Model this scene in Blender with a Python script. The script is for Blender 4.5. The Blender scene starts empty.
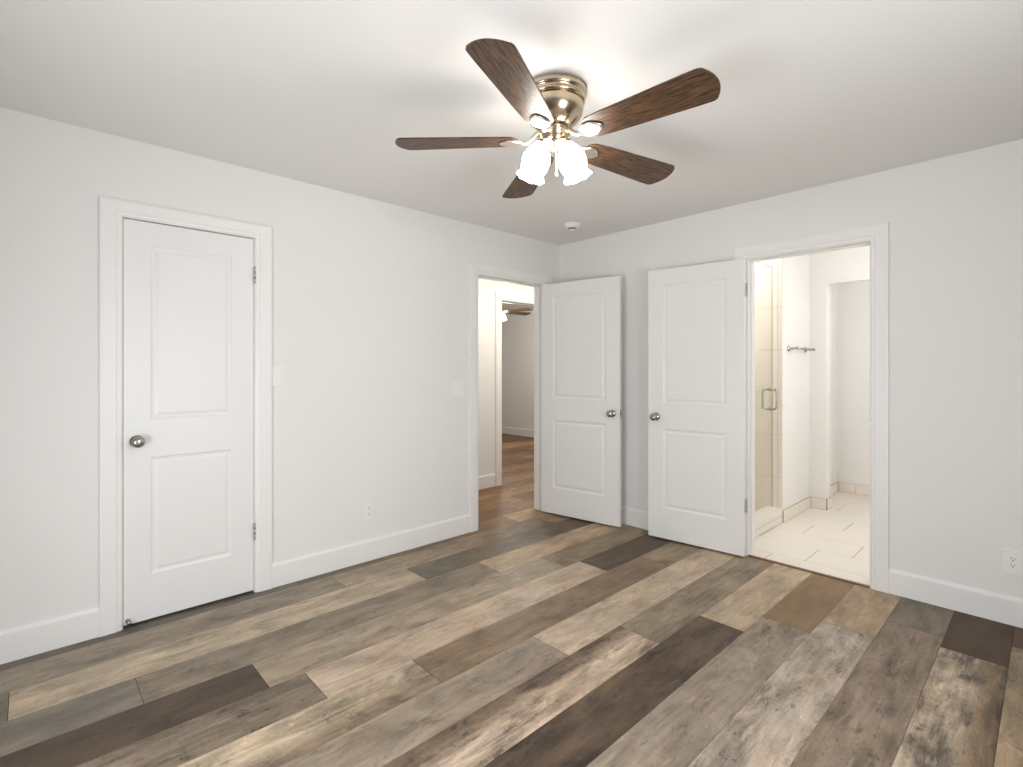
import bpy, bmesh, math, random
from mathutils import Vector, Matrix

# ------------------------------------------------------------------ scene, camera, world, light
S = bpy.context.scene
COL = S.collection
PI = math.pi
H = 2.44                                             # ceiling height

cam_d = bpy.data.cameras.new('camera')
cam = bpy.data.objects.new('camera', cam_d); COL.objects.link(cam)
FPX = 511.33
YAW = 0.81462                                        # forward direction, measured from +X
cam_d.sensor_fit = 'HORIZONTAL'; cam_d.sensor_width = 36.0
cam_d.lens = FPX / 1023 * 36
cam_d.shift_y = -(383.5 - 368.06) / 1023
cam_d.clip_start = 0.02
cam.location = (-3.609, -3.168, 1.296)
cam.rotation_euler = (PI/2, 0, YAW - PI/2)
S.camera = cam

S.view_settings.view_transform = 'Standard'
S.view_settings.look = 'None'
S.view_settings.gamma = 1.0
S.view_settings.use_curve_mapping = False
S.view_settings.exposure = -0.09
S.cycles.use_denoising = True
S.cycles.max_bounces = 14
S.cycles.diffuse_bounces = 8
S.cycles.glossy_bounces = 4
S.cycles.transparent_max_bounces = 12
S.cycles.caustics_reflective = False
S.cycles.caustics_refractive = False
S.cycles.sample_clamp_indirect = 6.0

w = bpy.data.worlds.new('world'); S.world = w; w.use_nodes = True
w.node_tree.nodes['Background'].inputs[0].default_value = (0.80, 0.90, 1.0, 1)
w.node_tree.nodes['Background'].inputs[1].default_value = 2.0

def light(name, kind, loc, power, color=(1,1,1), size=None, size_y=None, rot=(0,0,0)):
    d = bpy.data.lights.new(name, kind); o = bpy.data.objects.new(name, d); COL.objects.link(o)
    d.energy = power; d.color = color; o.location = loc; o.rotation_euler = rot
    if kind == 'AREA':
        d.shape = 'RECTANGLE'; d.size = size; d.size_y = size_y or size
    elif size: d.shadow_soft_size = size
    return o
# fill lamps added as daylight in the two unseen windows, fitted for brightness
light('window_fill', 'AREA', (-2.5, -4.005, 1.2), 38, (0.97, 0.985, 1.0), 0.8, 1.4, (PI/2, 0, 0))
light('window_fill', 'AREA', (-4.255, -2.0, 0.85), 36.5, (0.97, 0.985, 1.0), 1.36, 0.96, (PI/2, 0, -PI/2))
# unseen lights of the neighbouring rooms: a hall lamp, the rest added fill
light('bathroom_fill', 'POINT', (0.95, -2.95, 1.75), 21.5, (1.0, 0.99, 0.975), 0.2)
light('toilet_alcove_fill', 'POINT', (2.1, -2.6, 2.2), 4, (1.0, 0.975, 0.94), 0.12)
light('shower_fill', 'AREA', (0.50, -1.15, 2.42), 9.5, (1.0, 0.985, 0.96), 0.6, 0.6, (0, 0, 0))
light('hall_lamp', 'AREA', (0.45, 0.33, 2.41), 21, (1.0, 0.92, 0.80), 1.8, 0.4, (0, 0, 0))
light('far_bedroom_fill', 'POINT', (1.7, 2.6, 1.9), 45, (1.0, 0.96, 0.90), 0.12)

# ------------------------------------------------------------------ helpers
def lin(c):
    return tuple((v/255/12.92) if v/255 <= 0.04045 else ((v/255+0.055)/1.055)**2.4 for v in c)

class MB:
    def __init__(s): s.bm = bmesh.new(); s.mi = 0
    def f(s, pts, mi=None):
        try:
            fc = s.bm.faces.new([s.bm.verts.new(p) for p in pts]); fc.material_index = s.mi if mi is None else mi
            return fc
        except ValueError: return None
    def box(s, x0, x1, y0, y1, z0, z1, mi=None):
        P = [(x0,y0,z0),(x1,y0,z0),(x1,y1,z0),(x0,y1,z0),(x0,y0,z1),(x1,y0,z1),(x1,y1,z1),(x0,y1,z1)]
        v = [s.bm.verts.new(p) for p in P]
        for q in ((3,2,1,0),(4,5,6,7),(0,1,5,4),(1,2,6,5),(2,3,7,6),(3,0,4,7)):
            fc = s.bm.faces.new([v[i] for i in q]); fc.material_index = s.mi if mi is None else mi
        return s
    def rbox(s, x0, x1, y0, y1, z0, z1, b=0.002, seg=2):
        t = bmesh.new(); m = MB(); m.bm = t; m.mi = s.mi; m.box(x0,x1,y0,y1,z0,z1)
        bmesh.ops.bevel(t, geom=list(t.edges), offset=b, segments=seg, profile=0.5, affect='EDGES')
        me = bpy.data.meshes.new('t'); t.to_mesh(me); s.bm.from_mesh(me); bpy.data.meshes.remove(me); t.free()
        return s
    def lathe(s, prof, seg=32, M=Matrix(), cap0=True, cap1=True):
        rings = []
        for r, z in prof:
            rings.append([s.bm.verts.new(M @ Vector((r*math.cos(2*PI*k/seg), r*math.sin(2*PI*k/seg), z))) for k in range(seg)])
        for a, b in zip(rings, rings[1:]):
            for k in range(seg):
                fc = s.bm.faces.new((a[k], a[(k+1)%seg], b[(k+1)%seg], b[k])); fc.smooth = True; fc.material_index = s.mi
        if cap0: s.bm.faces.new(rings[0][::-1]).material_index = s.mi
        if cap1: s.bm.faces.new(rings[-1]).material_index = s.mi
        return s
    def tube(s, pts, rad, seg=10, caps=True):
        pts = [Vector(p) for p in pts]; n = len(pts)
        rads = rad if isinstance(rad, (list, tuple)) else [rad]*n
        rings = []; up = None
        for i, p in enumerate(pts):
            t = (pts[min(i+1,n-1)] - pts[max(i-1,0)]).normalized()
            if up is None:
                up = Vector((0,0,1)) if abs(t.z) < 0.9 else Vector((1,0,0))
            a = t.cross(up).normalized(); b = a.cross(t).normalized(); up = b
            rings.append([s.bm.verts.new(p + rads[i]*(math.cos(2*PI*k/seg)*a + math.sin(2*PI*k/seg)*b)) for k in range(seg)])
        for a, b in zip(rings, rings[1:]):
            for k in range(seg):
                fc = s.bm.faces.new((a[k], a[(k+1)%seg], b[(k+1)%seg], b[k])); fc.smooth = True; fc.material_index = s.mi
        if caps:
            s.bm.faces.new(rings[0][::-1]); s.bm.faces.new(rings[-1])
        return s
    def sweep(s, prof, path, M=Matrix()):
        """prof: closed list of (u, v); path: list of (origin, Udir) where v runs along the wall normal given by M's use."""
        rings = [[s.bm.verts.new(M @ Vector(fn(u, v))) for (u, v) in prof] for fn in path]
        n = len(prof)
        for a, b in zip(rings, rings[1:]):
            for k in range(n):
                s.bm.faces.new((a[k], a[(k+1)%n], b[(k+1)%n], b[k]))
        s.bm.faces.new(rings[0][::-1]); s.bm.faces.new(rings[-1])
        return s
    def build(s, name, mats, parent=None, loc=None, rot=None, recalc=True):
        if recalc: bmesh.ops.recalc_face_normals(s.bm, faces=list(s.bm.faces))
        me = bpy.data.meshes.new(name); s.bm.to_mesh(me); s.bm.free()
        for m in (mats if isinstance(mats, (list, tuple)) else [mats]): me.materials.append(m)
        o = bpy.data.objects.new(name, me); COL.objects.link(o)
        if parent is not None: o.parent = parent
        if loc is not None: o.location = loc
        if rot is not None: o.rotation_euler = rot
        return o

def empty(name, loc=(0,0,0), rot=(0,0,0)):
    o = bpy.data.objects.new(name, None); COL.objects.link(o); o.location = loc; o.rotation_euler = rot
    o.empty_display_size = 0.1
    return o
def tag(o, label, cat=None, group=None, kind=None):
    if label: o['label'] = label
    if cat: o['category'] = cat
    if group: o['group'] = group
    if kind: o['kind'] = kind
    return o
def struct(o, label, cat): return tag(o, label, cat, None, 'structure')

# ------------------------------------------------------------------ materials
def mat(name, color, rough=0.5, metal=0.0, bump=0.0, bscale=200.0, spec=0.5, emit=None, estr=0.0, var=0.0):
    m = bpy.data.materials.new(name); m.use_nodes = True
    N = m.node_tree.nodes; L = m.node_tree.links; b = N['Principled BSDF']
    b.inputs['Base Color'].default_value = (*color, 1); b.inputs['Roughness'].default_value = rough
    b.inputs['Metallic'].default_value = metal; b.inputs['Specular IOR Level'].default_value = spec
    tc = N.new('ShaderNodeTexCoord')
    if bump or var:
        nz = N.new('ShaderNodeTexNoise'); nz.inputs['Scale'].default_value = bscale; nz.inputs['Detail'].default_value = 3
        L.new(tc.outputs['Object'], nz.inputs['Vector'])
        if bump:
            bp = N.new('ShaderNodeBump'); bp.inputs['Strength'].default_value = bump; bp.inputs['Distance'].default_value = 0.002
            L.new(nz.outputs['Fac'], bp.inputs['Height']); L.new(bp.outputs['Normal'], b.inputs['Normal'])
        if var:
            hv = N.new('ShaderNodeMixRGB'); hv.inputs[1].default_value = (*[c*(1-var) for c in color], 1)
            hv.inputs[2].default_value = (*[min(1, c*(1+var)) for c in color], 1)
            L.new(nz.outputs['Fac'], hv.inputs[0]); L.new(hv.outputs[0], b.inputs['Base Color'])
    if emit:
        b.inputs['Emission Color'].default_value = (*emit, 1); b.inputs['Emission Strength'].default_value = estr
    return m

M_WALL  = mat('wall_paint', (0.80, 0.792, 0.778), 0.75, bump=0.08, bscale=140, spec=0.2)
M_BACK  = mat('rear_wall_darkened', (0.30, 0.295, 0.285), 0.8, bump=0.08, bscale=140, spec=0.2)  # unseen rear walls, darkened to cut the light they bounce
M_HINGE = mat('hinge_nickel', (0.60, 0.59, 0.57), 0.38, 1.0, var=0.04, bscale=30)
M_CEIL  = mat('ceiling_paint', (0.80, 0.792, 0.778), 0.85, bump=0.10, bscale=120, spec=0.1)
M_TRIM  = mat('trim_paint', (0.83, 0.825, 0.81), 0.38, bump=0.01, bscale=60, spec=0.4)
M_DOOR  = mat('door_paint', (0.815, 0.812, 0.803), 0.36, bump=0.015, bscale=90, spec=0.4)
M_PLATE = mat('plate_plastic', (0.84, 0.835, 0.82), 0.30, var=0.01)
M_DARK  = mat('slot_dark', (0.03, 0.03, 0.03), 0.6, var=0.1)
M_NICK  = mat('satin_nickel', (0.42, 0.41, 0.39), 0.25, 1.0, var=0.04, bscale=30)
M_FNICK = mat('fan_brushed_nickel', (0.66, 0.54, 0.40), 0.22, 1.0, var=0.04, bscale=40)
M_IRON  = mat('blade_iron_nickel', (0.80, 0.74, 0.66), 0.32, 1.0, var=0.04, bscale=40)
M_GROUT = mat('grout', lin((160, 149, 134)), 0.9, var=0.06)
M_SGROUT = mat('shower_grout', lin((204, 190, 172)), 0.9, var=0.05)
M_TILE  = mat('cream_tile', lin((228, 222, 214)), 0.35, var=0.03, bscale=6)
M_STILE = mat('shower_tile', lin((230, 223, 213)), 0.3, var=0.03, bscale=5)
M_SHADE = mat('frosted_shade_glass', (0.95, 0.93, 0.88), 0.4, emit=(1.0, 0.95, 0.88), estr=30.0, var=0.01)
M_SHADE2 = mat('frosted_shade_glass_far', (0.95, 0.93, 0.88), 0.4, emit=(1.0, 0.90, 0.78), estr=6.0, var=0.01)
M_SUB   = mat('floor_gap', (0.035, 0.028, 0.022), 0.9, var=0.1)
M_THRESH= mat('threshold_wood', lin((120, 92, 58)), 0.5, var=0.12, bscale=30)

def wood_blade():
    m = bpy.data.materials.new('walnut_blade'); m.use_nodes = True
    N = m.node_tree.nodes; L = m.node_tree.links; b = N['Principled BSDF']
    tc = N.new('ShaderNodeTexCoord'); mp = N.new('ShaderNodeMapping'); mp.inputs['Scale'].default_value = (14, 190, 1)
    nz = N.new('ShaderNodeTexNoise'); nz.inputs['Scale'].default_value = 1.0; nz.inputs['Detail'].default_value = 6; nz.inputs['Distortion'].default_value = 0.6
    cr = N.new('ShaderNodeValToRGB')
    cr.color_ramp.elements[0].position = 0.38; cr.color_ramp.elements[0].color = (*lin((30, 19, 12)), 1)
    cr.color_ramp.elements[1].position = 0.62; cr.color_ramp.elements[1].color = (*lin((104, 74, 49)), 1)
    L.new(tc.outputs['Object'], mp.inputs[0]); L.new(mp.outputs[0], nz.inputs['Vector']); L.new(nz.outputs['Fac'], cr.inputs[0])
    L.new(cr.outputs[0], b.inputs['Base Color']); b.inputs['Roughness'].default_value = 0.42
    return m
M_BLADE = wood_blade()

def glass_mat():
    m = bpy.data.materials.new('clear_glass'); m.use_nodes = True
    N = m.node_tree.nodes; L = m.node_tree.links; N.clear()
    out = N.new('ShaderNodeOutputMaterial'); mx = N.new('ShaderNodeMixShader'); tr = N.new('ShaderNodeBsdfTransparent'); gl = N.new('ShaderNodeBsdfGlossy')
    lw = N.new('ShaderNodeLayerWeight'); lw.inputs[0].default_value = 0.5
    fr = N.new('ShaderNodeMapRange'); fr.inputs[1].default_value = 0.6; fr.inputs[2].default_value = 1.0; fr.inputs[3].default_value = 0.03; fr.inputs[4].default_value = 0.22
    L.new(lw.outputs['Facing'], fr.inputs[0])
    tr.inputs[0].default_value = (0.975, 0.985, 0.978, 1); gl.inputs[1].default_value = 0.03
    L.new(fr.outputs[0], mx.inputs[0]); L.new(tr.outputs[0], mx.inputs[1]); L.new(gl.outputs[0], mx.inputs[2]); L.new(mx.outputs[0], out.inputs[0])
    return m
M_GLASS = glass_mat()
M_GEDGE = mat('glass_edge', lin((200, 203, 190)), 0.2, var=0.03)

def plank_mat():
    m = bpy.data.materials.new('weathered_plank'); m.use_nodes = True
    N = m.node_tree.nodes; L = m.node_tree.links; b = N['Principled BSDF']
    def node(t, **k):
        n = N.new(t)
        for a, v in k.items(): setattr(n, a, v)
        return n
    tone = node('ShaderNodeAttribute', attribute_name='tone')        # the plank's colour, hall ones with warm lamp cast; alpha: how rustic it is
    seed = node('ShaderNodeAttribute', attribute_name='seed')
    tc = node('ShaderNodeTexCoord')
    off = node('ShaderNodeVectorMath', operation='ADD')
    L.new(tc.outputs['Object'], off.inputs[0]); L.new(seed.outputs['Vector'], off.inputs[1])
    def noise(sx, sy, det, dist=0.0, rough=0.55):
        mp = node('ShaderNodeMapping'); mp.inputs['Scale'].default_value = (sx, sy, 1)
        L.new(off.outputs[0], mp.inputs[0])
        nz = node('ShaderNodeTexNoise'); nz.inputs['Scale'].default_value = 1; nz.inputs['Detail'].default_value = det
        nz.inputs['Distortion'].default_value = dist; nz.inputs['Roughness'].default_value = rough
        L.new(mp.outputs[0], nz.inputs['Vector']); return nz.outputs['Fac']
    def mathn(op, a, b_, clamp=False):
        n = node('ShaderNodeMath', operation=op, use_clamp=clamp)
        for i, v in enumerate((a, b_)):
            if hasattr(v, 'links') or not isinstance(v, (int, float)): L.new(v, n.inputs[i])
            else: n.inputs[i].default_value = v
        return n.outputs[0]
    def ramp(v, a, b_):
        n = node('ShaderNodeMapRange'); n.interpolation_type = 'SMOOTHSTEP'
        L.new(v, n.inputs[0]); n.inputs[1].default_value = a; n.inputs[2].default_value = b_
        return n.outputs[0]
    blotch = noise(3.6, 10.0, 5, 0.6)          # long cloudy patches
    streak = noise(5.0, 60.0, 5, 0.3)         # grain
    fine   = noise(40.0, 160.0, 3)            # fine speckle
    spots  = noise(12.0, 24.0, 6, 1.2, 0.65)   # knots and worn dark marks
    cross  = noise(120.0, 14.0, 2, 0.4)       # saw marks across the board
    v = mathn('ADD', mathn('MULTIPLY', mathn('SUBTRACT', blotch, 0.5), 2.6), mathn('MULTIPLY', mathn('SUBTRACT', streak, 0.5), 1.1))
    v = mathn('ADD', v, mathn('MULTIPLY', mathn('SUBTRACT', fine, 0.5), 0.6))
    v = mathn('ADD', v, mathn('MULTIPLY', mathn('SUBTRACT', cross, 0.5), 0.35))
    dark = ramp(spots, 0.56, 0.70)
    v = mathn('SUBTRACT', v, mathn('MULTIPLY', dark, 0.55))
    lightsp = ramp(noise(7.0, 26.0, 5, 0.8), 0.56, 0.70)
    v = mathn('ADD', v, mathn('MULTIPLY', lightsp, 0.40))
    v = mathn('MULTIPLY', mathn('MULTIPLY', v, 1.2), tone.outputs['Alpha'])
    gain = mathn('MAXIMUM', mathn('ADD', v, 1.0), 0.30)
    mul = node('ShaderNodeVectorMath', operation='SCALE')
    L.new(tone.outputs['Color'], mul.inputs[0]); L.new(gain, mul.inputs['Scale'])
    # worn places lean a little warmer
    mix = node('ShaderNodeMixRGB', blend_type='MULTIPLY'); mix.inputs[2].default_value = (1.03, 0.985, 0.94, 1)
    L.new(ramp(noise(3.0, 12.0, 3), 0.42, 0.65), mix.inputs[0]); L.new(mul.outputs[0], mix.inputs[1])
    L.new(mix.outputs[0], b.inputs['Base Color'])
    rg = node('ShaderNodeMapRange'); L.new(streak, rg.inputs[0]); rg.inputs[3].default_value = 0.38; rg.inputs[4].default_value = 0.58
    L.new(rg.outputs[0], b.inputs['Roughness']); b.inputs['Specular IOR Level'].default_value = 0.35
    bp = node('ShaderNodeBump'); bp.inputs['Strength'].default_value = 0.12; bp.inputs['Distance'].default_value = 0.001
    L.new(streak, bp.inputs['Height']); L.new(bp.outputs['Normal'], b.inputs['Normal'])
    return m
M_PLANK = plank_mat()

# ------------------------------------------------------------------ floors
ROWS = [-0.075 - 0.2276*i for i in range(-30, 20)]   # all board edges
K = 0.88                                              # albedo scale of the listed (seen) colours
# row n spans y from -0.075-0.2276n down to -0.075-0.2276(n+1): list of (x_start, tone, rustic, tone at the far end)
BOARDS = {
 -1: [(-5.5, (112,105,94), .5, None), (-2.43, (112,104,92), .5, (140,112,78)), (-0.60, (172,142,104), .6, None), (1.23, (128,102,74), .5, None)],  # doorway boards carry the warm hall light in their tones
 0: [(-4.07, (152,140,123), .55, None), (-2.245, (172,155,132), .6, (118,100,80)), (-0.415, (150,128,102), .6, None)],
 1: [(-5.5, (122,112,98), .5, None), (-3.667, (186,168,143), .55, None), (-1.838, (114,108,94), .5, (98,82,64))],
 2: [(-5.12, (128,119,107), .5, None), (-3.287, (140,127,110), .55, None), (-1.433, (182,157,124), .6, None)],
 3: [(-4.73, (80,67,55), .6, None), (-2.9, (163,146,124), .55, None), (-1.063, (140,124,101), .55, None)],
 4: [(-4.58, (126,111,95), .9, None), (-2.757, (192,170,146), .5, None), (-0.925, (90,76,63), .6, None)],
 5: [(-4.2, (186,167,140), .8, None, (128,110,91), 0), (-2.372, (132,113,91), .6, None), (-0.55, (150,133,108), .6, None)],
 6: [(-3.67, (152,137,120), .55, None), (-1.841, (192,172,147), .5, None)],
 7: [(-3.28, (184,162,139), 1.0, None, (112,94,78), 1), (-1.45, (146,131,111), .7, None)],
 8: [(-2.88, (86,72,60), .95, None), (-1.055, (188,167,139), .5, None)],
 9: [(-2.66, (152,138,123), .65, None), (-0.827, (146,119,88), .3, None)],
 10: [(-2.48, (178,162,145), .8, None), (-0.656, (176,150,120), .5, None)],
 11: [(-2.24, (142,125,109), .8, None), (-0.41, (126,114,100), .6, None)],
 12: [(-2.35, (176,157,135), 1.1, None, (100,84,66), 0), (-0.527, (76,58,39), .4, None)],
 13: [(-2.11, (152,132,107), .8, None), (-0.28, (88,67,44), .5, None)],
}
PAL = [(150,136,118), (186,166,140), (112,98,84), (135,118,98), (168,148,122), (95,80,66)]
def plank_floor():
    rnd = random.Random(5)
    HALL_WARM = [(150,118,82), (172,138,98), (128,98,68), (142,112,80), (160,126,88), (112,86,60)]  # hall palette with the lamp's warm light mixed into the board colours
    bm = bmesh.new()
    tone = bm.loops.layers.float_color.new('tone'); seed = bm.loops.layers.float_color.new('seed')
    G = 0.0011
    def area(y):                                     # x-range of the floor at this row
        return (-4.3, 0.0) if y < -0.2 else (-4.3, 3.3)
    for n in range(-24, 18):
        y1 = -0.075 - 0.2276*n; y0 = y1 - 0.2276
        if y0 < -4.05: continue
        if n >= 1: lo, hi = -4.3, 0.0
        elif n == 0: lo, hi = -4.3, 0.0
        elif n == -1: lo, hi = -4.3, 3.3
        else: lo, hi = -4.3, 3.3
        bl = BOARDS.get(n)
        if bl is None:
            x = -6.2 + rnd.random()*1.8; bl = []
            while x < hi:
                c = (HALL_WARM if n < -1 else PAL)[rnd.randrange(6)]; bl.append((x, c, 0.4 + 0.4*rnd.random(), None)); x += 1.83
        bl = list(bl)
        while bl[0][0] > lo: bl.insert(0, (bl[0][0]-1.83, PAL[rnd.randrange(6)], .55, None))
        while bl[-1][0] + 1.83 < hi: bl.append((bl[-1][0]+1.83, PAL[rnd.randrange(6)], .55, None))
        for i, (xs, c, rus, c2, *edge) in enumerate(bl):
            xe = bl[i+1][0] if i+1 < len(bl) else hi
            a, e = max(xs, lo), min(xe, hi)
            if e - a < 0.01: continue
            sd = (rnd.random()*40, rnd.random()*40, 0, 1)
            nseg = 6 if c2 else 1
            for k in range(nseg):
                p, q = a + (e-a)*k/nseg, a + (e-a)*(k+1)/nseg
                x0 = p + (G if k == 0 else 0); x1 = q - (G if k == nseg-1 else 0)
                # top face and bevelled long edges
                wd = y1-y0-2*G
                yy = [y0+G*0.3, y0+G, y0+G+wd*.2, y0+G+wd*.45, y0+G+wd*.55, y0+G+wd*.8, y1-G, y1-G*0.3]; zz = [-0.0012, 0, 0, 0, 0, 0, 0, -0.0012]
                for j in range(7):
                    fc = bm.faces.new([bm.verts.new(P) for P in ((x0,yy[j],zz[j]),(x1,yy[j],zz[j]),(x1,yy[j+1],zz[j+1]),(x0,yy[j+1],zz[j+1]))])
                    for lp in fc.loops:
                        f = (lp.vert.co.x - a)/max(e-a, 1e-6)
                        cc = c if not c2 else tuple(u + (v-u)*f for u, v in zip(c, c2))
                        if edge:                                 # boards with one worn, darker long edge
                            g = (lp.vert.co.y - y0)/(y1-y0); g = g if edge[1] else 1-g; g = max(0, min(1, (g-.48)/.40))
                            cc = [u + (v-u)*g for u, v in zip(cc, edge[0])]
                        g_ = sum(cc)/3; f_ = 1.0 if n < 0 else (1.15 if g_ < 105 else 1.0 if g_ < 140 else .90); cc = [g_ + (v-g_)*f_ for v in cc]; lc = [v*K for v in lin(cc)]
                        lp[tone] = (*lc, rus); lp[seed] = sd
    # dark bed under the boards
    for (x0,x1,y0,y1) in ((-4.3,0.0,-4.05,0.16), (-4.3,3.3,0.16,5.3), (0.0,3.3,-0.075,0.16)):
        fc = bm.faces.new([bm.verts.new(P) for P in ((x0,y0,-.002),(x1,y0,-.002),(x1,y1,-.002),(x0,y1,-.002))]); fc.material_index = 1
    # slab
    s = MB(); s.bm = bm; s.mi = 1
    s.box(-4.3, 3.3, -4.05, 5.3, -0.08, -0.03)
    o = s.build('floor', [M_PLANK, M_SUB], recalc=False)
    return o
struct(plank_floor(), 'weathered brown and grey wood plank floor of mixed light and dark boards', 'floor')

def tiles(mb, rects, to3, gap=0.0015, depth=0.0015, mi=0, back=None, backmi=1):
    """flat tiles given as (u0,u1,v0,v1); to3(u, v, d) maps to space, d is height over the grout bed"""
    for (u0,u1,v0,v1) in rects:
        if u1-u0 < 2*gap+.002 or v1-v0 < 2*gap+.002: continue
        i, o = gap+0.0015, gap
        ins = [(u0+i,v0+i),(u1-i,v0+i),(u1-i,v1-i),(u0+i,v1-i)]; out = [(u0+o,v0+o),(u1-o,v0+o),(u1-o,v1-o),(u0+o,v1-o)]
        I = [mb.bm.verts.new(to3(u,v,depth)) for u,v in ins]; O = [mb.bm.verts.new(to3(u,v,0)) for u,v in out]
        mb.bm.faces.new(I).material_index = mi
        for k in range(4): mb.bm.faces.new((O[k],O[(k+1)%4],I[(k+1)%4],I[k])).material_index = mi
    if back:
        u0,u1,v0,v1 = back
        mb.f([to3(u0,v0,0),to3(u1,v0,0),to3(u1,v1,0),to3(u0,v1,0)], backmi)
def clipr(r, c):
    return (max(r[0],c[0]), min(r[1],c[1]), max(r[2],c[2]), min(r[3],c[3]))

def bath_floor():
    mb = MB(); R = []; B = (0.012, 2.56, -3.25, -1.60)
    for i in range(-1, 9):
        x0 = 0.155 + 0.305*i; j0 = -2.027 - 0.203*i
        while j0 > -3.4: j0 -= 0.61
        while j0 < -1.5:
            R.append(clipr((x0, x0+0.305, j0, j0+0.61), B)); j0 += 0.61
    tiles(mb, R, lambda u,v,d: (u,v,0.007+d), gap=0.0022, back=B)
    mb.box(0.012, 2.56, -3.25, -1.60, -0.08, 0.0065, 1)
    return mb.build('floor_bathroom', [M_TILE, M_GROUT])
struct(bath_floor(), 'cream large-format tile floor seen through the right doorway', 'floor')

# ------------------------------------------------------------------ shell
def wall(name, label, boxes, m=M_WALL):
    mb = MB()
    for b in boxes: mb.box(*b)
    return struct(mb.build(name, m), label, 'wall')
T = 0.115
CX0, CX1 = -3.271, -2.664        # closet opening (clear)
EX0, EX1 = -0.990, -0.222        # hall opening
BY0, BY1 = -2.425, -1.722        # bathroom opening
DH = 2.046                       # head height of the openings
J = 0.018                        # jamb board thickness
wall('wall_left', 'long off-white painted wall with closed door and hall doorway', [
    (-4.365, CX0-J, 0, T, 0, H), (CX0-J, CX1+J, 0, T, DH+J, H), (CX1+J, EX0-J, 0, T, 0, H),
    (EX0-J, EX1+J, 0, T, DH+J, H), (EX1+J, 3.3, 0, T, 0, H)])
wall('wall_right', 'off-white painted wall with the bright bathroom doorway', [
    (0, T, BY1+J, 0, 0, H), (0, T, BY0-J, BY1+J, DH+J, H), (0, T, -4.12, BY0-J, 0, H)])
WZ0, WZ1 = 0.35, 1.35
PZ0, PZ1 = 0.48, 1.92
wall('wall_back', 'unseen wall darkened to cut bounced light, with the added tall window', [
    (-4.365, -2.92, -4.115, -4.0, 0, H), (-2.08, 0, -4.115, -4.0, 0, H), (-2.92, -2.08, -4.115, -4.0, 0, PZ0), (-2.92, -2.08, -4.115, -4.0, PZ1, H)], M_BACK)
wall('wall_window_side', 'unseen wall darkened to cut bounced light, with the added low window', [
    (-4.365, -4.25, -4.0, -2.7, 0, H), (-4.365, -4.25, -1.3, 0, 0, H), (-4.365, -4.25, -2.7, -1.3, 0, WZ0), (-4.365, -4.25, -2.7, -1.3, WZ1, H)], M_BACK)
wall('wall_closet', 'painted closet walls behind the closed door', [
    (-3.6, -2.3, 0.75, 0.85, 0, H), (-3.7, -3.6, T, 0.85, 0, H), (-2.3, -2.2, T, 0.85, 0, H)])
wall('wall_hall', 'white hallway wall facing the open doorway', [
    (-2.2, 0.19, 1.04, 1.155, 0, H), (0.19, 1.0, 1.04, 1.155, DH+J, H), (1.0, 3.24, 1.04, 1.155, 0, H)])
wall('wall_hall_end', 'white end wall of the hallway', [(2.2, 2.3, T, 1.04, 0, H)])
wall('wall_far_bedroom', 'grey-lit wall of the far bedroom beyond the hall', [(3.24, 3.355, 1.155, 5.2, 0, H)])
wall('wall_far_bedroom_rear', 'rear wall of the far bedroom', [(-2.3, 3.355, 5.2, 5.3, 0, H), (-2.3, -2.2, 1.04, 5.2, 0, H)])
struct(MB().box(-4.4, 3.4, -4.15, 5.35, H, H+0.08).build('ceiling', M_CEIL), 'plain off-white painted ceiling', 'ceiling')
# bathroom shell
wall('wall_bathroom_partition', 'white bathroom wall with the short towel bar', [
    (0.95, 1.07, -1.618, -0.70, 0, H), (1.07, 1.65, -1.618, -1.50, 0, H)])
wall('wall_bathroom_alcove', 'white walls and header framing the alcove at the back of the bathroom', [
    (1.65, 1.77, -1.755, -1.50, 0, H), (1.65, 1.77, -3.25, -1.755, 2.06, H), (1.77, 2.54, -1.618, -1.50, 0, H), (2.54, 2.65, -3.25, -1.50, 0, H)])
wall('wall_bathroom_side', 'white side wall of the bathroom', [(T, 2.65, -3.35, -3.25, 0, H)])
# shower: tiled walls, pan, kerb
def shower_walls():
    mb = MB()
    zs = [0.02, 0.383, 0.738, 1.094, 1.449, 1.804, 2.159, H]
    R = []
    for k in range(len(zs)-1):
        for y0, y1 in ((-1.618, -1.584), (-1.584, -1.15), (-1.15, -0.712)): R.append((y0, y1, zs[k], zs[k+1]))
    tiles(mb, R, lambda u,v,d: (0.946-d, u, v), back=(-1.618, -0.70, 0, H))
    R = [(x0, x1, zs[k], zs[k+1]) for k in range(len(zs)-1) for x0, x1 in ((T+.012, 0.53), (0.53, 0.94))]
    tiles(mb, R, lambda u,v,d: (u, -0.702-d, v), back=(T, 0.95, 0, H))
    R = [(y0, y1, zs[k], zs[k+1]) for k in range(len(zs)-1) for y0, y1 in ((-1.60, -1.15), (-1.15, -0.712))]
    tiles(mb, R, lambda u,v,d: (T+.004+d, u, v), back=(-1.60, -0.70, 0, H))
    mb.box(T, 0.95, -0.70, -0.60, 0, H, 1)
    return mb.build('wall_shower', [M_STILE, M_SGROUT])
struct(shower_walls(), 'beige tiled shower walls with wide horizontal grout lines', 'wall')
def kerb():
    mb = MB()
    mb.box(T+.002, 0.945, -1.616, -1.504, 0.008, 0.126, 1)
    tiles(mb, [(T+.002, .53, 0.010, .066), (.53, .944, 0.010, .066), (T+.002, .53, .066, .130), (.53, .944, .066, .130)], lambda u,v,d: (u, -1.6165-d, v), gap=.0012)
    tiles(mb, [(T+.002, .53, -1.619, -1.502), (.53, .944, -1.619, -1.502)], lambda u,v,d: (u, v, 0.1285+d), gap=.0012)
    tiles(mb, [(T+.002, .53, 0.02, .130), (.53, .944, 0.02, .130)], lambda u,v,d: (u, -1.5035+d, v), gap=.0012)
    return mb.build('trim_1', [M_TILE, M_GROUT])
struct(kerb(), 'low cream tiled shower kerb inside the bathroom', 'shower kerb')
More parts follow.
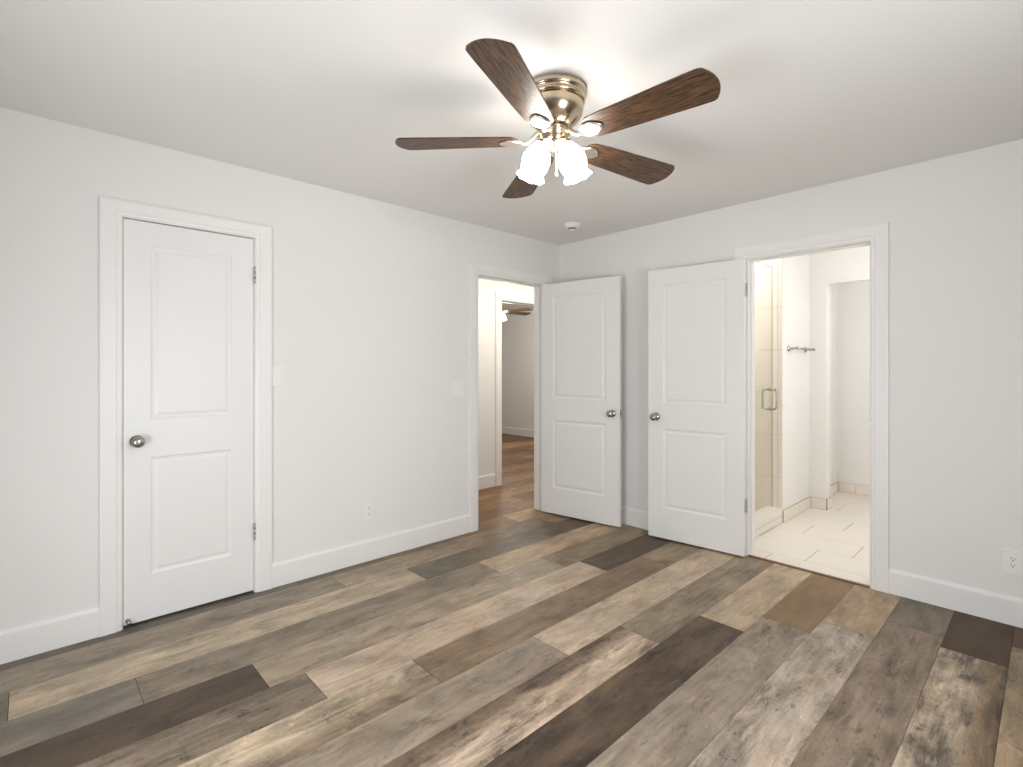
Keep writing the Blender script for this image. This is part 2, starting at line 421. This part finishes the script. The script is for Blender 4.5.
def pan():
    mb = MB(); n = 0
    tiles(mb, [(T+.002+.138*i, T+.14+.138*i, -1.50+.133*j, -1.367+.133*j) for i in range(6) for j in range(6)], lambda u,v,d: (u,v,0.02+d), back=(T, .946, -1.504, -.70))
    mb.box(T, .946, -1.504, -.70, -.05, 0.019, 1)
    return mb.build('floor_shower', [M_TILE, M_GROUT])
struct(pan(), 'cream tiled shower floor behind the kerb', 'floor')
def tile_base(name, label, x0, y0, x1, y1, nx, ny, cuts):
    """tile skirting along a wall from p0 to p1, (nx, ny) pointing into the room"""
    mb = MB(); p0 = Vector((x0,y0,0)); d = Vector((x1-x0,y1-y0,0)); Ln = d.length; d.normalize(); n = Vector((nx,ny,0))
    def to3(u, v, dd): q = p0 + d*u + n*(0.008+dd); return (q.x, q.y, v)
    cs = [0] + cuts + [Ln]
    tiles(mb, [(a, b, 0.0085, 0.108) for a, b in zip(cs, cs[1:])], to3, gap=.0012, depth=.002)
    P = [p0 + n*.0005, p0 + d*Ln + n*.0005, p0 + d*Ln + n*.008, p0 + n*.008]
    lo = [mb.bm.verts.new((q.x,q.y,.0085)) for q in P]; hi = [mb.bm.verts.new((q.x,q.y,.108)) for q in P]
    for k in range(4): mb.bm.faces.new((lo[k],lo[(k+1)%4],hi[(k+1)%4],hi[k])).material_index = 1
    mb.bm.faces.new(hi).material_index = 1; mb.bm.faces.new(lo[::-1]).material_index = 1
    return struct(mb.build(name, [M_STILE, M_GROUT]), label, 'baseboard')
tile_base('baseboard_towel_wall', 'beige tile skirting under the towel bar', 0.96, -1.618, 1.64, -1.618, 0, -1, [0.36])
tile_base('baseboard_alcove_pier', 'short beige tile skirting on the pier beside the alcove', 1.65, -1.628, 1.65, -1.755, -1, 0, [])
tile_base('baseboard_alcove_pier_end', 'narrow beige tile skirting on the end of the alcove pier', 1.645, -1.755, 1.77, -1.755, 0, -1, [])
tile_base('baseboard_alcove_side', 'beige tile skirting on the left wall of the alcove', 1.78, -1.618, 2.53, -1.618, 0, -1, [.35])
tile_base('baseboard_alcove_back', 'beige tile skirting on the back wall of the alcove', 2.54, -1.63, 2.54, -3.2, -1, 0, [.15, .30, .45, .6, .75, .9, 1.05, 1.2])

# baseboards: profile (u = out from the wall, v = up)
BB = [(0,0),(.013,0),(.013,.122),(.0115,.130),(.008,.134),(.005,.141),(0,.141)]
def baseboard(name, label, p0, p1, n, z0=0.0):
    mb = MB(); n = Vector(n)
    path = [(lambda u, v, p=Vector(p): p + n*u + Vector((0,0,v+z0))) for p in (p0, p1)]
    mb.sweep(BB, path)
    return struct(mb.build(name, M_TRIM), label, 'baseboard')
CW = 0.088
baseboard('baseboard_left', 'white baseboard at the left end of the wall beside the closed door', (-4.25,-.0005,.001), (CX0-CW,-.0005,.001), (0,-1,0))
baseboard('baseboard_left', 'long white baseboard between the closed door and the hall doorway', (CX1+CW,-.0005,.001), (EX0-CW,-.0005,.001), (0,-1,0))
baseboard('baseboard_left', 'short white baseboard in the corner behind the open hall door', (EX1+CW,-.0005,.001), (-.014,-.0005,.001), (0,-1,0))
baseboard('baseboard_right', 'white baseboard glimpsed between the two open doors', (-.0005,-.0005,.001), (-.0005,BY1+CW,.001), (-1,0,0))
baseboard('baseboard_right', 'white baseboard under the outlet right of the bathroom doorway', (-.0005,BY0-CW,.001), (-.0005,-4.0,.001), (-1,0,0))
baseboard('baseboard_hall', 'white baseboard on the hallway wall', (-2.2,1.0395,.001), (.188-.085,1.0395,.001), (0,-1,0))
baseboard('baseboard_far_bedroom', 'white baseboard at the foot of the far bedroom wall', (3.2395,1.16,.001), (3.2395,5.19,.001), (-1,0,0))

# ------------------------------------------------------------------ door frames: casing (u = away from the opening, v = out of the wall)
CP = [(0,0),(0,.008),(.006,.011),(.020,.0125),(.024,.0165),(.075,.0185),(CW,.0175),(CW,0)]
def frame(name, label, M, w, casing_back=False, head=1.0):
    """door frame in local coords: opening from x=0..w, wall face at y=0, room toward -y, wall depth toward +y"""
    root = struct(empty(name), label, 'door frame'); root.matrix_world = M
    def cas(nm, yf, sgn):
        mb = MB(); R = .004
        path = [lambda u,v: (-R-u, yf+sgn*v, .001), lambda u,v: (-R-u, yf+sgn*v, DH+R+u*head),
                lambda u,v: (w+R+u, yf+sgn*v, DH+R+u*head), lambda u,v: (w+R+u, yf+sgn*v, .001)]
        mb.sweep(CP, path); mb.build(nm, M_TRIM, root)
    cas('casing', -.0005, -1)
    if casing_back: cas('casing', T+.0005, 1)
    mb = MB()
    mb.box(-J+.0005, 0, 0, T, .001, DH).box(w, w+J-.0005, 0, T, .001, DH).box(-J+.0005, w+J-.0005, 0, T, DH, DH+J-.0005)
    mb.build('jamb', M_TRIM, root)
    mb = MB(); a, b = .042, .075
    mb.rbox(0, .011, a, b, .001, DH, .003).rbox(w-.011, w, a, b, .001, DH, .003).rbox(.011, w-.011, a, b, DH-.011, DH, .003)
    mb.build('stop', M_TRIM, root)
    return root
MX = Matrix.Translation
fr1 = frame('trim_2', 'white moulded casing around the closed closet door', MX((CX0,0,0)), CX1-CX0, False, .84)
fr2 = frame('trim_3', 'white moulded casing around the hall doorway', MX((EX0,0,0)), EX1-EX0, True)
fr3 = frame('trim_4', 'white moulded casing around the bathroom doorway', MX((0,BY1,0)) @ Matrix.Rotation(-PI/2,4,'Z'), BY1-BY0, True)
fr4 = frame('trim_5', 'white casing around the far bedroom doorway across the hall', MX((.208,1.04,0)), .774)
# strike plates
def strike(parent, x, y, z, side):
    mb = MB(); s = side
    mb.rbox(min(x, x+s*.0022), max(x, x+s*.0022), y-.014, y+.016, z-.029, z+.029, .0008, 1)
    mb.rbox(min(x, x+s*.004), max(x, x+s*.004), y-.017, y-.012, z-.018, z+.018, .001, 1)
    mb.build('strike_plate', M_NICK, parent)
strike(fr2, .0005, .018, .965, 1)
strike(fr3, BY1-BY0-.0005, .018, .965, -1)
# wooden threshold strip at the bathroom
mb = MB(); mb.rbox(-.010, .013, BY0+.001, BY1-.001, .0005, .008, .002)
struct(mb.build('trim_6', M_THRESH), 'narrow brown threshold strip where planks meet the bathroom tile', 'threshold')

# ------------------------------------------------------------------ doors
def door_leaf(name, w, parent=None, h=2.026, st=.112):
    """leaf: hinge edge at x=0, free edge at x=w, faces at y=0 (front) and y=0.035 (back), bottom at z=0"""
    t = .035; mb = MB()
    cols = [0, st, w-st, w]; rows = [0, .228, .826, 1.018, 1.908, h]
    steps = [(0,0),(.006,.0045),(.014,.0065),(.020,.0065),(.034,.0022)]     # inset, depth of the moulded panel
    for (yf, sg) in ((0,1),(t,-1)):
        for i in range(3):
            for j in range(5):
                x0,x1,z0,z1 = cols[i],cols[i+1],rows[j],rows[j+1]
                if i == 1 and j in (1,3):
                    loops = [[(x0+a,yf+sg*d,z0+a),(x1-a,yf+sg*d,z0+a),(x1-a,yf+sg*d,z1-a),(x0+a,yf+sg*d,z1-a)] for a,d in steps]
                    for A,B in zip(loops, loops[1:]):
                        for k in range(4): mb.f([A[k],A[(k+1)%4],B[(k+1)%4],B[k]])
                    mb.f(loops[-1])
                else: mb.f([(x0,yf,z0),(x1,yf,z0),(x1,yf,z1),(x0,yf,z1)])
    mb.f([(0,0,0),(0,t,0),(0,t,h),(0,0,h)]); mb.f([(w,0,0),(w,t,0),(w,t,h),(w,0,h)])
    mb.f([(0,0,0),(w,0,0),(w,t,0),(0,t,0)]); mb.f([(0,0,h),(w,0,h),(w,t,h),(0,t,h)])
    bmesh.ops.remove_doubles(mb.bm, verts=list(mb.bm.verts), dist=1e-5)
    return mb.build(name, M_DOOR, parent)
def door_hw(leaf, w, knob_z=.913, inset=.064, hinge_z=(1.82, .34), back_knob=True, barrel_y=-.010):
    """knobs and hinges for a leaf: hinge barrels stand on the front (y<0) side"""
    prof = [(.031,0),(.031,.004),(.029,.008),(.016,.012),(.012,.018),(.012,.030),(.018,.034),(.0265,.042),(.0285,.050),(.0265,.058),(.020,.064),(.010,.067),(.0005,.0675)]
    for side in ((-1, 1) if back_knob else (-1,)):
        mb = MB(); M = MX((w-inset, (-.0003 if side < 0 else .0353), knob_z)) @ Matrix.Rotation(PI/2 if side < 0 else -PI/2, 4, 'X')
        mb.lathe(prof, 32, M); k = mb.build('door_knob', M_NICK, leaf); k['label'] = 'round satin nickel knob'
    mb = MB(); mb.rbox(w-.0003, w+.0012, .005, .030, knob_z-.028, knob_z+.028, .0005, 1).rbox(w+.001, w+.009, .011, .023, knob_z-.008, knob_z+.008, .002)
    mb.build('latch', M_NICK, leaf)
    for z in hinge_z:
        mb = MB()
        for k in range(3):
            mb.lathe([(.0065,-.0145),(.0065,.0145)], 14, MX((-.004, barrel_y, z+(k-1)*.030)))
        mb.lathe([(.0040,-.049),(.0052,-.047),(.0052,-.045),(.0030,-.045),(.0030,.045),(.0052,.045),(.0052,.047),(.0040,.049)], 14, MX((-.004, barrel_y, z)))
        mb.rbox(-.0018, .0002, barrel_y+.002, .030, z-.044, z+.044, .0004, 1)
        mb.build('hinge', M_HINGE, leaf)
# closed closet door: hinge on the right, front toward the room -> mirrored by building with hinge at x=0 and rotating
def mirror_x(o):
    for ob in [o] + list(o.children):
        me = ob.data; me.transform(Matrix.Scale(-1, 4, (1,0,0))); me.flip_normals()
# hinge side = right: leaf runs toward -x
d1 = door_leaf('door_1', .602); door_hw(d1, .602, inset=.054)
mb = MB()                                                       # little bumper screwed near the bottom of the free edge
mb.lathe([(.011,0),(.011,.003),(.006,.006),(.006,.026),(.010,.028),(.010,.036),(.006,.039),(.0005,.0395)], 16, MX((.584,-.0003,.020)) @ Matrix.Rotation(PI/2,4,'X'))
mb.build('door_stop', M_NICK, d1)
mirror_x(d1); d1.location = (CX1-.0025, .003, .014)
struct(d1, 'closed white two-panel door with a round nickel knob on the left wall', 'door')
# hall door, open about 99 degrees; hinged at the right jamb, leaf runs toward -x when shut
d2 = door_leaf('door_2', .762, st=.124); door_hw(d2, .762)
mirror_x(d2)
piv = Vector((EX1-.001, -.012, .014)); th = math.radians(99.0)
d2.matrix_world = MX(piv) @ Matrix.Rotation(th,4,'Z') @ MX((.004-.002, .010, 0))
struct(d2, 'open white two-panel door left of the corner, beside the hall doorway', 'door')
# bathroom door, folded back against the right wall; hinge at y=BY1, leaf runs toward -y when shut
d3 = door_leaf('door_3', .698, st=.118); door_hw(d3, .698)
piv = Vector((-.020, BY1-.001, .014)); th = math.radians(174.0)
d3.matrix_world = MX(piv) @ Matrix.Rotation(-PI/2 - th,4,'Z') @ MX((.004, .018, 0))
struct(d3, 'open white two-panel door folded back beside the bathroom doorway', 'door')

# ------------------------------------------------------------------ unseen windows added behind the camera to light the room
def window(name, label, M, w, h):
    root = struct(empty(name), label, 'window'); root.matrix_world = M
    mb = MB()
    for b in ((0,.05,0,h),(w-.05,w,0,h),(.05,w-.05,0,.05),(.05,w-.05,h-.05,h),(w/2-.025,w/2+.025,.05,h-.05)): mb.rbox(b[0],b[1],-.04,.03,b[2],b[3],.004)
    mb.build('window_frame', M_TRIM, root)
    return root
window('added_window_1', 'tall narrow white window added unseen behind the camera for its light', MX((-2.92,-4.06,PZ0)), 0.84, PZ1-PZ0)
window('added_window_2', 'low white window added unseen in the side wall for its light', MX((-4.31,-2.7,WZ0)) @ Matrix.Rotation(PI/2,4,'Z'), 1.4, WZ1-WZ0)

# ------------------------------------------------------------------ switches and outlets (local: wall face y=0, room toward -y, centre at origin)
def plate(mb, w, h):
    mb.rbox(-w/2, w/2, -.0055, -.0003, -h/2, h/2, .0025, 3)
def at_wall(o, x, y, z, right=False):
    o.location = (x, y, z); o.rotation_euler = (0, 0, -PI/2 if right else 0)
def rocker(parent, x, m=M_PLATE):
    mb = MB(); mb.rbox(x-.0165, x+.0165, -.0078, -.005, -.0335, .0335, .001, 2)
    mb.build('rocker_frame', m, parent)
    mb = MB()                                                      # tilted paddle
    pts = [(-.0140,-.0105,-.031),(.0140,-.0105,-.031),(.0140,-.0082,.031),(-.0140,-.0082,.031)]
    back = [(a,-.0070,c) for a,_,c in pts]
    v = [mb.bm.verts.new((x+a,b,c)) for a,b,c in pts+back]
    for q in ((0,1,2,3),(7,6,5,4),(0,4,5,1),(1,5,6,2),(2,6,7,3),(3,7,4,0)): mb.bm.faces.new([v[i] for i in q])
    bmesh.ops.bevel(mb.bm, geom=list(mb.bm.edges), offset=.0006, segments=1, affect='EDGES')
    mb.build('rocker', m, parent)
def screws(parent, pts):
    for x, z in pts:
        MB().lathe([(.0030,0),(.0026,.0010),(.0005,.0013)], 12, MX((x,-.0054,z)) @ Matrix.Rotation(PI/2,4,'X')).build('screw', M_PLATE, parent)
s1 = empty('light_switch'); p = MB(); plate(p, .074, .120); p.build('wall_plate', M_PLATE, s1); rocker(s1, 0)
screws(s1, [(0,.048),(0,-.048)]); at_wall(s1, -2.533, 0, 1.248)
tag(s1, 'single white rocker switch on the wall just right of the closed door', 'light switch')
s2 = empty('light_switch'); p = MB(); plate(p, .118, .114); p.build('wall_plate', M_PLATE, s2); rocker(s2, -.023); rocker(s2, .023)
screws(s2, [(-.023,.048),(.023,.048),(-.023,-.048),(.023,-.048)]); at_wall(s2, -1.190, 0, 1.143)
tag(s2, 'double white rocker switch beside the hall doorway casing', 'light switch')
def outlet(name, decora=False):
    o = empty(name); p = MB(); plate(p, .074, .118); p.build('wall_plate', M_PLATE, o)
    if decora:
        mb = MB(); mb.rbox(-.0168, .0168, -.0078, -.005, -.0340, .0340, .001, 2); mb.build('receptacle', M_PLATE, o)
    for z in (.0195, -.0195):
        if not decora:
            mb = MB(); mb.rbox(-.0165, .0165, -.0080, -.005, z-.0140, z+.0140, .004, 3); mb.build('receptacle', M_PLATE, o)
        mb = MB()
        zz = z + .004 if not decora else z*.8 + .003
        mb.box(-.0072, -.0050, -.0083, -.0074, zz-.004, zz+.005).box(.0050, .0070, -.0083, -.0074, zz-.003, zz+.004)
        mb.lathe([(.0028,0),(.0028,.0008)], 12, MX((0,-.0076,zz-.0098)) @ Matrix.Rotation(PI/2,4,'X'))
        mb.build('slot', M_DARK, o)
    screws(o, [(0,0)] if not decora else [(0,.048),(0,-.048)])
    return o
o1 = outlet('wall_outlet'); at_wall(o1, -1.940, 0, .332)
tag(o1, 'white duplex outlet low on the left wall between the two doorways', 'outlet')
o2 = outlet('wall_outlet', True); at_wall(o2, 0, -3.028, .318, True)
tag(o2, 'white outlet with dark slots low on the right wall at the photo edge', 'outlet')

# ------------------------------------------------------------------ smoke detector
sd = empty('smoke_detector', (-.473, -.544, H))
MB().lathe([(.068,-.0005),(.068,-.010),(.064,-.014)], 40).build('mounting_base', M_PLATE, sd)
MB().lathe([(.063,-.0135),(.064,-.020),(.058,-.030),(.040,-.035),(.030,-.0355)], 40).build('cover', M_PLATE, sd)
MB().lathe([(.029,-.034),(.031,-.037),(.029,-.044)], 32).build('sensor_slot', M_DARK, sd)
MB().lathe([(.026,-.0435),(.028,-.0445),(.025,-.048),(.0005,-.050)], 32).build('sensor_cap', M_PLATE, sd)
MB().lathe([(.008,-.029),(.008,-.0345),(.0005,-.0350)], 16, MX((.046,0,0))).build('test_button', M_PLATE, sd)
tag(sd, 'small round white smoke detector on the ceiling near the corner', 'smoke detector')

# ------------------------------------------------------------------ ceiling fan
def blade_mesh(r0, r1, w0, w1, t=.006):
    """blade along +x from r0 to r1, rounded corners, centred on y"""
    pts = []
    L = r1 - r0
    def half(x):                                     # half width
        return (w0 + (w1-w0)*min(1, (x-r0)/(L*.85)))/2
    n = 12; cr0, cr1, bul = .045, .026, .020
    top = []
    for k in range(n+1):                             # root corner
        a = PI/2*k/n; top.append((r0+cr0-cr0*math.cos(a), half(r0)-cr0+cr0*math.sin(a)))
    xe = r1 - bul; hw = half(r1)
    for k in range(1, 9): x = r0+cr0 + (xe-cr1-r0-cr0)*k/9; top.append((x, half(x)))
    sl = 2*bul/hw                                    # the end is a shallow curve
    th = math.atan(sl)
    yc = hw - cr1
    for k in range(n+1):                             # tip corner, turning into the end curve
        a = (PI/2 - th)*k/n; top.append((xe-cr1+cr1*math.sin(a), yc+cr1*math.cos(a)))
    x1, y1 = top[-1]
    cap = [(x1 + (r1-x1)*(1-(1-k/8)**2), y1*(1-k/8)) for k in range(1, 8)]
    up = top + cap; ring = up + [(r1, 0)] + [(x,-y) for x,y in reversed(up)]
    mb = MB(); a = [mb.bm.verts.new((x,y,t/2)) for x,y in ring]; b = [mb.bm.verts.new((x,y,-t/2)) for x,y in ring]
    mb.bm.faces.new(a); mb.bm.faces.new(b[::-1])
    for k in range(len(ring)): mb.bm.faces.new((a[k],b[k],b[(k+1)%len(ring)],a[(k+1)%len(ring)]))
    bmesh.ops.bevel(mb.bm, geom=[e for e in mb.bm.edges if abs(e.verts[0].co.z-e.verts[1].co.z) < 1e-6], offset=.0012, segments=1, affect='EDGES')
    return mb
def iron_mesh(zb):
    """blade bracket: curved arm from the hub out to a shield-shaped plate under the blade; local z=0 is the blade plane at the hub"""
    mb = MB()
    pts = [(.050,0,.030),(.075,0,.026),(.095,0,.006),(.115,0,-.008),(.140,0,-.0085)]
    mb.tube(pts, [.010,.010,.009,.009,.008], 10)
    ring = []
    n = 28
    for k in range(n):
        a = 2*PI*k/n; c, s = math.cos(a), math.sin(a)
        x = .178 + .050*c; y = (.040*s)*(1.0 if c < 0.2 else 1.0 - .30*(c-.2)/.8)
        ring.append((x, y))
    z1, z0 = -.0045, -.0105
    A = [mb.bm.verts.new((x,y,z1)) for x,y in ring]; B = [mb.bm.verts.new((x,y,z0+.002)) for x,y in ring]
    C = [mb.bm.verts.new((.178+(x-.178)*.82, y*.82, z0-.002)) for x,y in ring]
    mb.bm.faces.new(A); mb.bm.faces.new(C[::-1])
    for P,Q in ((A,B),(B,C)):
        for k in range(n): mb.bm.faces.new((P[k],P[(k+1)%n],Q[(k+1)%n],Q[k])).smooth = True
    return mb
def shade_mesh():
    """tulip shade, neck at origin, opening toward -z; open glass with thickness"""
    out = [(.022,.004),(.026,-.003),(.037,-.018),(.050,-.040),(.0575,-.064),(.0575,-.088),(.052,-.110),(.0475,-.122),(.050,-.132),(.060,-.146)]
    inn = [(r-.0025, z) for r, z in out][::-1]
    mb = MB(); seg = 40; prof = out + inn; rings = []
    for r, z in prof:
        ring = []
        for k in range(seg):
            a = 2*PI*k/seg
            fl = max(0, (-z-.120)/.026); rr = r*(1 + .02*fl*math.cos(8*a)); zz = z - .0015*fl*math.cos(8*a)
            ring.append(mb.bm.verts.new((rr*math.cos(a), rr*math.sin(a), zz)))
        rings.append(ring)
    rings.append(rings[0])
    for A,B in zip(rings, rings[1:]):
        for k in range(seg): mb.bm.faces.new((A[k],A[(k+1)%seg],B[(k+1)%seg],B[k])).smooth = True
    return mb
def fan(loc, phase, light_dir, label, shade_mat, pitch, tilt_to=(0,0)):
    root = empty('ceiling_fan', loc); tag(root, label, 'ceiling fan')
    MB().lathe([(.130,-.0005),(.134,-.004),(.134,-.026),(.130,-.030),(.126,-.032),(.126,-.044),(.129,-.046),(.128,-.052),(.121,-.058)], 56).build('ceiling_canopy', M_FNICK, root)
    MB().lathe([(.118,-.0575),(.121,-.066),(.120,-.084),(.114,-.105),(.102,-.124),(.084,-.141),(.068,-.151),(.060,-.154)], 56).build('motor_housing', M_FNICK, root)
    MB().lathe([(.052,-.1535),(.052,-.158),(.058,-.160),(.058,-.170),(.050,-.173)], 48).build('flywheel', M_FNICK, root)
    MB().lathe([(.054,-.1725),(.066,-.175),(.066,-.181),(.060,-.185),(.057,-.200),(.054,-.214),(.046,-.224),(.030,-.230),(.018,-.233),(.014,-.246),(.009,-.252),(.0005,-.254)], 48).build('light_fitter', M_FNICK, root)
    zb = -.207
    b0 = i0 = None
    for k in range(5):
        ang = phase + 72*k
        nv = Vector((tilt_to[0], tilt_to[1], 1)).normalized()          # the blade ring hangs very slightly out of level
        R = MX((0,0,zb)) @ Vector((0,0,1)).rotation_difference(nv).to_matrix().to_4x4() @ MX((0,0,-zb)) @ Matrix.Rotation(math.radians(ang),4,'Z') @ MX((0,0,zb)) @ Matrix.Rotation(math.radians(pitch),4,'X')
        if b0 is None:
            b = blade_mesh(.150, .665, .122, .166).build('fan_blade', M_BLADE, root); b0 = b
            i = iron_mesh(zb).build('blade_iron', M_IRON, b); i0 = i
        else:
            b = b0.copy(); COL.objects.link(b); b.parent = root; i = i0.copy(); COL.objects.link(i); i.parent = b
        b.matrix_local = R
    for sgn in (-1, 1):
        a = math.radians(light_dir) + (PI if sgn < 0 else 0)
        d = Vector((math.cos(a), math.sin(a), 0))
        mb = MB(); pts = [d*.030+Vector((0,0,-.200)), d*.044+Vector((0,0,-.204)), d*.051+Vector((0,0,-.214))]
        mb.tube(pts, .011, 12)
        tilt = math.radians(19)
        Mx = MX(d*.050+Vector((0,0,-.220))) @ Matrix.Rotation(a,4,'Z') @ Matrix.Rotation(-tilt,4,'Y')
        mb.lathe([(.014,.014),(.024,.010),(.026,.000),(.026,-.010),(.022,-.014)], 28, Mx)
        arm = mb.build('lamp_socket', M_FNICK, root)
        sh = shade_mesh().build('glass_shade', shade_mat, root); sh.matrix_local = Mx
        sh['label'] = 'glowing frosted tulip shade'
    mb = MB(); mb.tube([(.0,-.012,-.236),(.0,-.013,-.30),(.0,-.013,-.335)], .0016, 6)
    mb.lathe([(.0005,.010),(.004,.006),(.005,-.006),(.0035,-.012),(.0005,-.013)], 12, MX((0,-.013,-.345)))
    mb.build('pull_chain', M_FNICK, root)
    return root
fan((-2.034, -1.754, H), -156.0, -43.3, 'five-blade walnut ceiling fan with glowing tulip lamps in the main room', M_SHADE, -10.5, (.035, .013))
fan((2.058, 3.169, H), -7.3, -43, 'partly hidden ceiling fan in the far bedroom beyond the hall', M_SHADE2, -11)

# ------------------------------------------------------------------ bathroom things
sdoor = empty('shower_door', (.19, -1.56, .135))
mb = MB(); mb.rbox(0, .698, -.004, .004, .004, 2.0, .0008, 1)
g = mb.build('glass_panel', M_GLASS, sdoor)
mb = MB(); mb.box(.698, .7003, -.004, .004, .004, 2.0).box(0, .7003, -.004, .004, 2.0, 2.0022)
mb.build('glass_edge', M_GEDGE, sdoor)
for z in (.25, 1.75):
    mb = MB(); mb.rbox(-.05, .055, -.010, .010, z-.045, z+.045, .003); mb.build('hinge', M_NICK, sdoor)
for sg in (-1, 1):
    mb = MB(); hx, z0, z1, pr = .643, .823, .985, .055; rr = .022; pts = [(hx, sg*.004, z0)]
    for k in range(7): a = PI/2*k/6; pts.append((hx, sg*(pr-rr+rr*math.sin(a)), z0+rr-rr*math.cos(a)))
    for k in range(7): a = PI/2*k/6; pts.append((hx, sg*(pr-rr+rr*math.cos(a)), z1-rr+rr*math.sin(a)))
    pts.append((hx, sg*.004, z1))
    mb.tube(pts, .0075, 12)
    for z in (z0, z1): mb.lathe([(.013,0),(.013,.006),(.009,.008)], 16, MX((hx, sg*.0042, z)) @ Matrix.Rotation(-sg*PI/2,4,'X'))
    mb.build('pull_handle', M_NICK, sdoor)
tag(sdoor, 'clear glass shower door with a rounded metal pull handle', 'shower door')

tb = empty('towel_bar', (1.09, -1.618, 1.462))
for x in (0, .43):
    mb = MB(); mb.lathe([(.025,.0003),(.025,.006),(.020,.010),(.010,.014),(.009,.060),(.012,.064),(.012,.078),(.008,.082)], 24, MX((x,0,0)) @ Matrix.Rotation(PI/2,4,'X')); mb.build('mounting_post', M_NICK, tb)
mb = MB(); mb.tube([(0,-.071,0),(.43,-.071,0)], .008, 14); mb.build('bar', M_NICK, tb)
tag(tb, 'short metal towel bar on the white bathroom wall', 'towel bar')

for o in (d1, d2, d3): o['group'] = 'white two-panel doors'
for o in (s1, s2): o['group'] = 'white rocker switches on the left wall'
for o in (o1, o2): o['group'] = 'white wall outlets'
for o in COL.objects:
    if o.get('category') == 'ceiling fan': o['group'] = 'ceiling fans'
